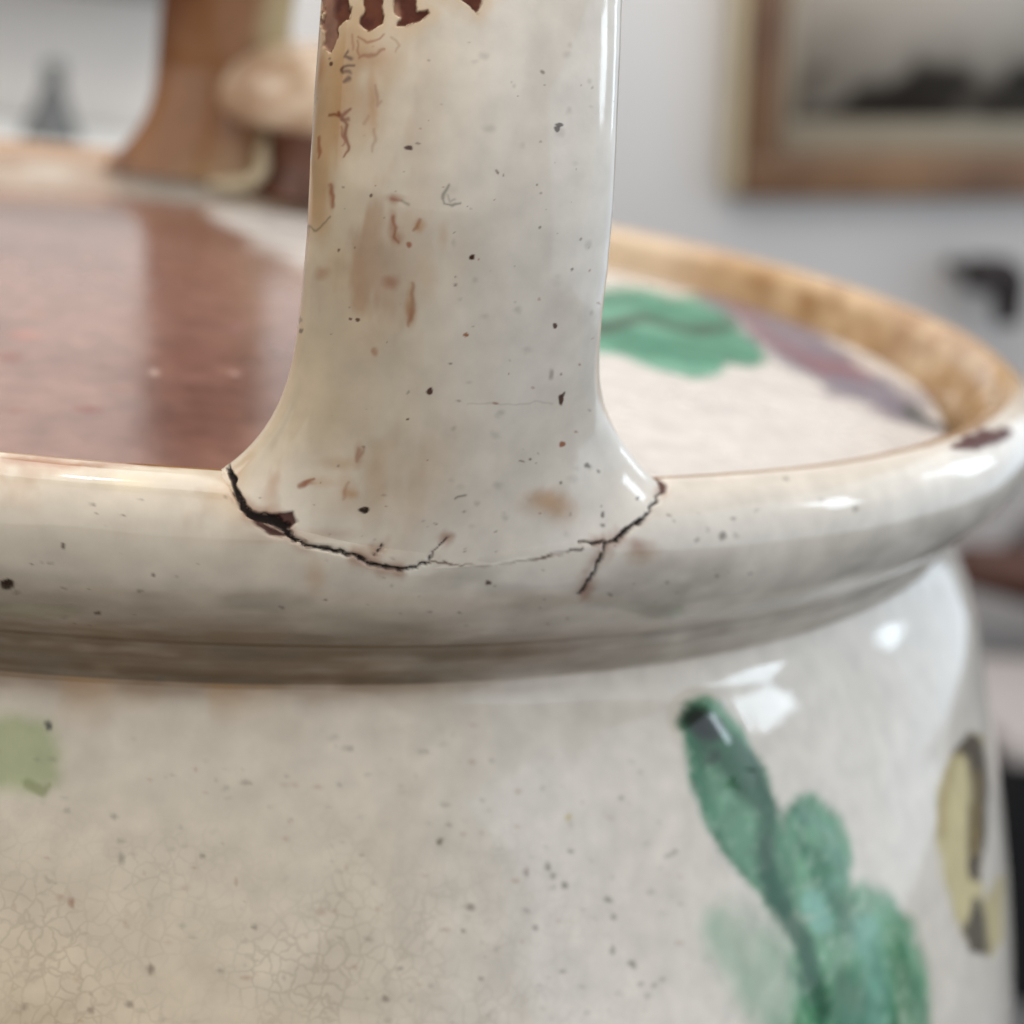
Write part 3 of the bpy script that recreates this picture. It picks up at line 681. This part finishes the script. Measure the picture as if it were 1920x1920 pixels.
brown = brown*(.8+.45*fbm(PL*np.array([1, .5, 1]), 60, 3, 212))[..., None]
brown = mix(brown, lin((142, 104, 90)), sstep(.55, .75, fbm(PL, 26, 3, 211))*.3)
bsd = poly_sd(U2l, [(-3000, 300), (330, 330), (395, 400), (470, 460), (640, 520), (760, 640), (780, 1000), (-3000, 1200)])
bm = 1-sstep(-22, 22, bsd)
CL = CL*(1-bm[..., None])+brown*bm[..., None]
for (bx, by, rx, ry, cc, a_) in [(18, 672, 28, 14, (120, 62, 44), .8), (165, 768, 30, 10, (120, 54, 44), .85), (190, 690, 18, 7, (120, 78, 60), .6), (225, 728, 22, 7, (124, 76, 60), .6), (70, 588, 20, 9, (136, 90, 64), .6),
                               (50, 630, 40, 12, (165, 96, 80), .5), (290, 697, 7, 7, (196, 172, 160), .8), (443, 698, 7, 7, (190, 160, 150), .7), (440, 615, 16, 12, (150, 108, 110), .6), (30, 770, 26, 8, (124, 70, 56), .6)]:
    q = np.hypot((UL[..., 0]+jl[..., 0]*20-bx)/rx, (UL[..., 1]+jl[..., 1]*10-by)/ry); CL = mix(CL, lin(cc), (1-sstep(.4, 1.2, q))*a_)
grn = poly_sd(UL+jl*np.array([30, 14]), [(1020, 560), (1100, 545), (1150, 538), (1210, 542), (1260, 556), (1310, 552), (1350, 575), (1385, 600), (1425, 640), (1438, 680), (1405, 690), (1370, 682), (1345, 705), (1300, 712), (1230, 690), (1170, 665), (1080, 650), (1000, 640)])
gm = (1-sstep(-9, 9, grn))
Cg = mix(lin((44, 124, 96))*np.ones(PL.shape), lin((104, 168, 142)), sstep(.45, .7, fbm(PL, 9, 3, 213))*.8)
q, w_ = seg_dist(UL, [(1060, 628, 13), (1140, 614, 14), (1205, 594, 11), (1260, 612, 9), (1310, 620, 12), (1368, 614, 9)]); Cg = mix(Cg, lin((0, 70, 44)), 1-sstep(-9, 7, q-w_))
q, w_ = seg_dist(UL, [(1080, 560, 18), (1200, 565, 12)]); Cg = mix(Cg, lin((24, 104, 74)), (1-sstep(-12, 8, q-w_))*.8)
CL = CL*(1-gm[..., None]*.93)+Cg*gm[..., None]*.93
pl1 = [(1325, 556, 16), (1400, 584, 32), (1470, 622, 48), (1520, 662, 50), (1580, 704, 42), (1640, 728, 32), (1690, 758, 32), (1740, 790, 24), (1778, 806, 14)]
UB = UL+jl*np.array([34, 22])
q, w_ = seg_dist(UB, pl1); pm1 = (1-sstep(-20, 14, q-w_+(fbm(PL, 22, 3, 217)-.5)*30))
Cp = mix(lin((128, 112, 120))*np.ones(PL.shape), lin((112, 104, 116)), sstep(.4, .6, fbm(PL, 12, 2, 215)))
q, w_ = seg_dist(UB, [(1380, 575, 8), (1460, 650, 8), (1540, 690, 18), (1600, 690, 14), (1630, 705, 6)]); Cp = mix(Cp, lin((122, 76, 84)), (1-sstep(-14, 12, q-w_))*.8)
q, w_ = seg_dist(UB, [(1710, 770, 12), (1765, 800, 8)]); Cp = mix(Cp, lin((56, 62, 56)), (1-sstep(-10, 10, q-w_)))
CL = CL*(1-pm1[..., None]*.96)+Cp*pm1[..., None]*.96
q, w_ = seg_dist(UB, [(1050, 470, 7), (1180, 474, 7), (1240, 492, 5), (1280, 505, 3)]); CL = mix(CL, lin((176, 148, 136)), (1-sstep(-4, 5, q-w_))*.8)
exL = {'matte': .05+(1-bm)*.09, 'crazing': bm*0}
FL = grid_faces(PL.shape[0], nph, True)
def lid_mesh(name, V, F, mat, col, ex):
    o = raw_mesh(name, V, F, mat, lid, col, ex); o.location = Vector((0, 0, .05))*S; return o
lid_plate = lid_mesh('lid_plate', PL.reshape(-1, 3), FL, M_LID, CL.reshape(-1, 3), exL)
overlay('painted_leaf', PL, NL, CL, exL, FL, grn < -4, .0003, M_LIDPAINT, lid_plate)
overlay('painted_branch', PL, NL, CL, exL, FL, pm1 > .5, .0003, M_LIDPAINT, lid_plate)

def lathe(prof, n=64, rows=40, center=(0, 0, 0), wob=0.0, seed=0):
    rz = catmull(prof, rows); a = np.linspace(0, 2*math.pi, n, endpoint=False)
    P = np.stack([rz[:, None, 0]*np.cos(a), rz[:, None, 0]*np.sin(a), rz[:, None, 1]*np.ones(n)], -1)
    if wob: P[..., :2] *= (1+wob*(fbm(P, 10, 2, seed)-.5))[..., None]
    return P+np.array(center)
def tube(pts, rad, n=14, rows=50):
    c = catmull(pts, rows); r = np.interp(np.linspace(0, 1, rows), np.linspace(0, 1, len(rad)), rad)
    t = np.gradient(c, axis=0); t /= np.linalg.norm(t, axis=1, keepdims=True)
    ref = np.array([0.2, 1, 0.1]); u = np.cross(t, ref); u /= np.linalg.norm(u, axis=1, keepdims=True); v_ = np.cross(t, u)
    a = np.linspace(0, 2*math.pi, n, endpoint=False)
    P = c[:, None]+r[:, None, None]*(u[:, None]*np.cos(a)[None, :, None]+v_[:, None]*np.sin(a)[None, :, None])
    return np.concatenate([c[:1, None]+0*P[:1], P, c[-1:, None]+0*P[:1]], 0)
KC = at_z((574, 350), -.02); KC = np.array([KC[0], KC[1], 0])
def stain(P, c1, c2, seed, lo=.38, hi=.65, sc=18):
    return mix(lin(c1)*np.ones(P.shape), lin(c2), sstep(lo, hi, fbm(P, sc, 3, seed)))
def simple(name, P, c1, c2, seed, parent, mat=M_LID, sc=18):
    C = stain(P, c1, c2, seed, sc=sc); F = grid_faces(P.shape[0], P.shape[1], True)
    z = np.zeros(len(P.reshape(-1, 3)))
    return raw_mesh(name, P.reshape(-1, 3), F, mat, parent, C.reshape(-1, 3), {'matte': z+.05, 'crazing': z})
kz = -.02
def sc_(pr, k): return [(a*k, kz+b*k) for a, b in pr]
KS = 1.28
knob_stem = lathe(sc_([(.001, -.01), (.080, -.008), (.076, .006), (.068, .022), (.066, .05), (.068, .085), (.001, .095)], KS), center=(KC[0], KC[1], 0), wob=.1)
knob_cap = lathe(sc_([(.001, .082), (.08, .080), (.120, .084), (.137, .098), (.138, .116), (.124, .146), (.094, .174), (.05, .191), (.001, .196)], KS), center=(KC[0], KC[1], 0), wob=.12, seed=4)
knob = simple('knob', knob_stem, (110, 70, 52), (84, 50, 38), 301, lid); knob.location = Vector((0, 0, .05))*S
simple('knob_cap', knob_cap, (216, 194, 168), (188, 158, 130), 303, knob, sc=22)
kx, ky = KC[0]-.03, KC[1]-.075
simple('scroll', tube([(kx-.050, ky+.02, kz+.078), (kx-.056, ky, kz+.06), (kx-.053, ky-.005, kz+.034), (kx-.066, ky-.008, kz+.012), (kx-.095, ky-.008, kz-.0), (kx-.14, ky, kz-.006)], [.008, .011, .012, .012, .011, .007]), (196, 182, 152), (166, 146, 112), 305, knob)

# ------------------------------------------------------------------ room behind
WY = 10.0
M_WALL = plain('wall_paint', (234, 230, 227), rough=.8, var=.03, scale=6, bump=.03)
def box_pts(x0, x1, y0, y1, z0, z1, bev=0.0):
    V = np.array([(x, y, z) for x in (x0, x1) for y in (y0, y1) for z in (z0, z1)], float)
    F = np.array([(0, 1, 3, 2), (4, 6, 7, 5), (0, 4, 5, 1), (2, 3, 7, 6), (0, 2, 6, 4), (1, 5, 7, 3)])
    return V, F
def box(name, x0, x1, y0, y1, z0, z1, mat, parent=None, bev=.03, origin=(0, 0, 0)):
    V, F = box_pts(x0, x1, y0, y1, z0, z1)
    o = raw_mesh(name, V, F, mat, parent, smooth=False, origin=origin)
    if bev:
        b = o.modifiers.new('bevel', 'BEVEL'); b.width = bev*S; b.segments = 3
    if parent is not None: o.location = Vector(origin)*S
    return o
tag(box('wall', -16, 18, WY, WY+.4, -8, 12, M_WALL, bev=0), kind='structure')
M_TABLE = plain('table_wood', (150, 120, 92), rough=.5, col2=(120, 92, 66), scale=8, stretch=(1, 9, 1))
tag(box('table_surface', -2.6, 1.25, -1.5, 1.3, -1.62, -1.42, M_TABLE, bev=.04), kind='structure')

# framed picture, hung on the wall
M_WOOD = plain('frame_wood', (128, 96, 66), rough=.4, col2=(92, 62, 42), scale=9, stretch=(1, 1, 1))
M_EDGE = plain('frame_edge', (196, 180, 148), rough=.45, var=.12, scale=12)
M_MAT = plain('mat_board', (214, 204, 182), rough=.8, var=.05, scale=20)
def picture_material():
    mt = bpy.data.materials.new('picture_print'); mt.use_nodes = True
    nt = mt.node_tree; N, L = nt.nodes, nt.links; p = N['Principled BSDF']; p.inputs['Roughness'].default_value = .5
    tc = N.new('ShaderNodeTexCoord'); sx = N.new('ShaderNodeSeparateXYZ'); L.new(tc.outputs['Object'], sx.inputs[0])
    n = N.new('ShaderNodeTexNoise'); n.inputs['Scale'].default_value = 13; n.inputs['Detail'].default_value = 3
    L.new(tc.outputs['Object'], n.inputs['Vector'])
    mu = N.new('ShaderNodeMath'); mu.operation = 'MULTIPLY_ADD'; mu.inputs[1].default_value = -.26; L.new(n.outputs['Fac'], mu.inputs[0]); L.new(sx.outputs['Z'], mu.inputs[2])
    r = N.new('ShaderNodeValToRGB'); e = r.color_ramp.elements
    e[0].position, e[0].color = 0.0, (*lin((52, 48, 44)), 1); e[1].position, e[1].color = 1.0, (*lin((186, 178, 168)), 1)
    x = e.new(.18); x.color = (*lin((66, 62, 56)), 1); x = e.new(.42); x.color = (*lin((164, 156, 145)), 1)
    mr = N.new('ShaderNodeMapRange'); mr.inputs[1].default_value = -.135; mr.inputs[2].default_value = -.02
    L.new(mu.outputs[0], mr.inputs[0]); L.new(mr.outputs[0], r.inputs[0]); L.new(r.outputs[0], p.inputs['Base Color'])
    return mt
M_PIC = picture_material()
c0 = at_y((1388, 372), WY-.25); c1 = at_y((1408, 0), WY-.25)
lean = math.atan2(c1[0]-c0[0], c1[2]-c0[2])
fr = empty('framed_picture', c0)
fr.rotation_euler = (0, lean, 0)
tag(fr, 'framed grey landscape picture in brown wooden frame hung on the pale wall', 'picture')
FW, FHt, RW = 3.6, 3.0, .30
def fbox(name, x0, x1, z0, z1, y0, y1, mat, parent, bev=.02):
    o = box(name, x0, x1, y0, y1, z0, z1, mat, parent, bev); return o
fbox('frame_rail', 0, FW, 0, RW, -.05, .22, M_WOOD, fr)
fbox('frame_rail', 0, FW, FHt-RW, FHt, -.05, .22, M_WOOD, fr)
fbox('frame_rail', 0.003, RW-.05, RW, FHt-RW, -.048, .22, M_WOOD, fr)
fbox('frame_rail', FW-RW+.05, FW-.003, RW, FHt-RW, -.048, .22, M_WOOD, fr)
fbox('frame_edge', -.09, -.002, .03, FHt-.03, .0, .22, M_EDGE, fr)
fbox('mat_board', RW-.05, FW-RW+.05, RW, FHt-RW, .05, .12, M_MAT, fr, bev=0)
pic = fbox('picture', 0, FW-2*RW-.16, 0, FHt-2*RW-.36, .03, .046, M_PIC, fr, bev=0); pic.location = Vector((RW+.06, 0, RW+.24))*S

# dark bent hook on the wall at the right
M_IRON = plain('dark_iron', (44, 34, 34), rough=.5, var=.3)
h0 = at_y((1815, 512), WY-.4); h1 = at_y((1888, 520), WY-.4); h2 = at_y((1890, 605), WY-.4)
hk = empty('wall_hook', (h0+h1)/2); tag(hk, 'dark bent metal hook fixed to the wall below the framed picture', 'hook')
hc = (h0+h1)/2
def local_tube(name, pts, rad, mat, parent, origin, n=16, rows=40):
    P = tube(np.array(pts)-origin, rad, n=n, rows=rows); F = grid_faces(P.shape[0], P.shape[1], True)
    return raw_mesh(name, P.reshape(-1, 3), F, mat, parent)
local_tube('hook_arm', [h0, h0*.5+h1*.5, h1*.92+h0*.08, h1*.85+h2*.15+np.array([.02, 0, 0]), h1*.5+h2*.5, h2], [.12, .135, .135, .12, .11, .095], M_IRON, hk, hc)
local_tube('mounting_pin', [h0+np.array([.05, .45, 0]), h0+np.array([.05, .2, 0]), h0+np.array([.05, 0, 0])], [.05, .05, .05], M_IRON, hk, hc)

# brown rounded wooden rail and black cabinet at the right
M_RAIL = plain('rail_wood', (88, 50, 34), rough=.5, col2=(58, 30, 20), scale=10, stretch=(.4, 1, 3))
r0 = at_y((1835, 1062), 7.0); r1 = at_y((2150, 1120), 7.0)
ch = empty('wooden_shelf', r0); tag(ch, 'brown rounded wooden shelf end showing just beside the pot neck at right', 'shelf')
local_tube('shelf_board', [r0+np.array([-.12, 0, 0]), r0*.7+r1*.3, r1], [.12, .19, .19], M_RAIL, ch, r0, n=20)
M_IRON2 = plain('dark_metal', (58, 50, 48), rough=.5, var=.2)
q0 = at_y((1920, 985), 7.05)
local_tube('bracket', [q0+np.array([-.05, 0, -.15]), q0+np.array([.1, 0, .02]), q0+np.array([.5, 0, .12])], [.05, .07, .07], M_IRON2, ch, r0)
M_BLACK = plain('black_lacquer', (22, 22, 24), rough=.35, var=.2)
M_PALE = plain('pale_top', (205, 196, 192), rough=.6, var=.05)
k0 = at_y((1908, 1432), 8.0); k1 = at_y((1925, 1432), 8.0)
cb = empty('black_cabinet', (k0[0], 8.0, -6)); tag(cb, 'black cabinet with pale top standing behind the pot at the lower right edge', 'cabinet')
box('carcass', 0, 3, 0, 1.6, 0, k0[2]+6, M_BLACK, cb, .05)
box('cabinet_top', -.08, 3.1, -.05, 1.65, k0[2]+6.003, k0[2]+6.16, M_PALE, cb, .02)

# grey figurine and shelf at the left
fg0 = at_y((95, 262), 8.6)
M_FIG = plain('grey_stone', (96, 98, 98), rough=.6, var=.2)
fig = empty('figurine', fg0); tag(fig, 'small dark grey figurine blurred against the wall beyond the far rim', 'figurine')
def fl(name, prof, mat, parent):
    P = lathe(prof, n=32, rows=30); return raw_mesh(name, P.reshape(-1, 3), grid_faces(P.shape[0], P.shape[1], True), mat, parent)
fl('gown', [(.001, 0), (.17, 0), (.165, .03), (.13, .12), (.09, .22), (.065, .30), (.05, .33), (.001, .34)], M_FIG, fig)
fl('head', [(.001, .32), (.045, .335), (.065, .38), (.055, .43), (.001, .455)], M_FIG, fig)
M_WHITE = plain('white_ledge_paint', (214, 214, 212), rough=.6, var=.03)
lg = box('wall_ledge', fg0[0]-3, fg0[0]+1.2, 8.1, WY-.002, fg0[2]-.2, fg0[2]-.002, M_WHITE, bev=.02, origin=(fg0[0], 9, fg0[2]-.1))
tag(lg, 'white wall ledge carrying the small grey figurine', 'ledge')
s0 = at_y((150, -20), 9.6)
sh = box('grey_band', s0[0]-3, s0[0]+.6, 9.2, WY-.002, s0[2], s0[2]+.5, plain('grey_band_paint', (120, 122, 122), rough=.7, var=.05), bev=.03, origin=(s0[0], 9.6, s0[2]))  # plain grey box filling the dark strip at the top left
tag(sh, 'grey beam along the wall at the top left corner', 'band')
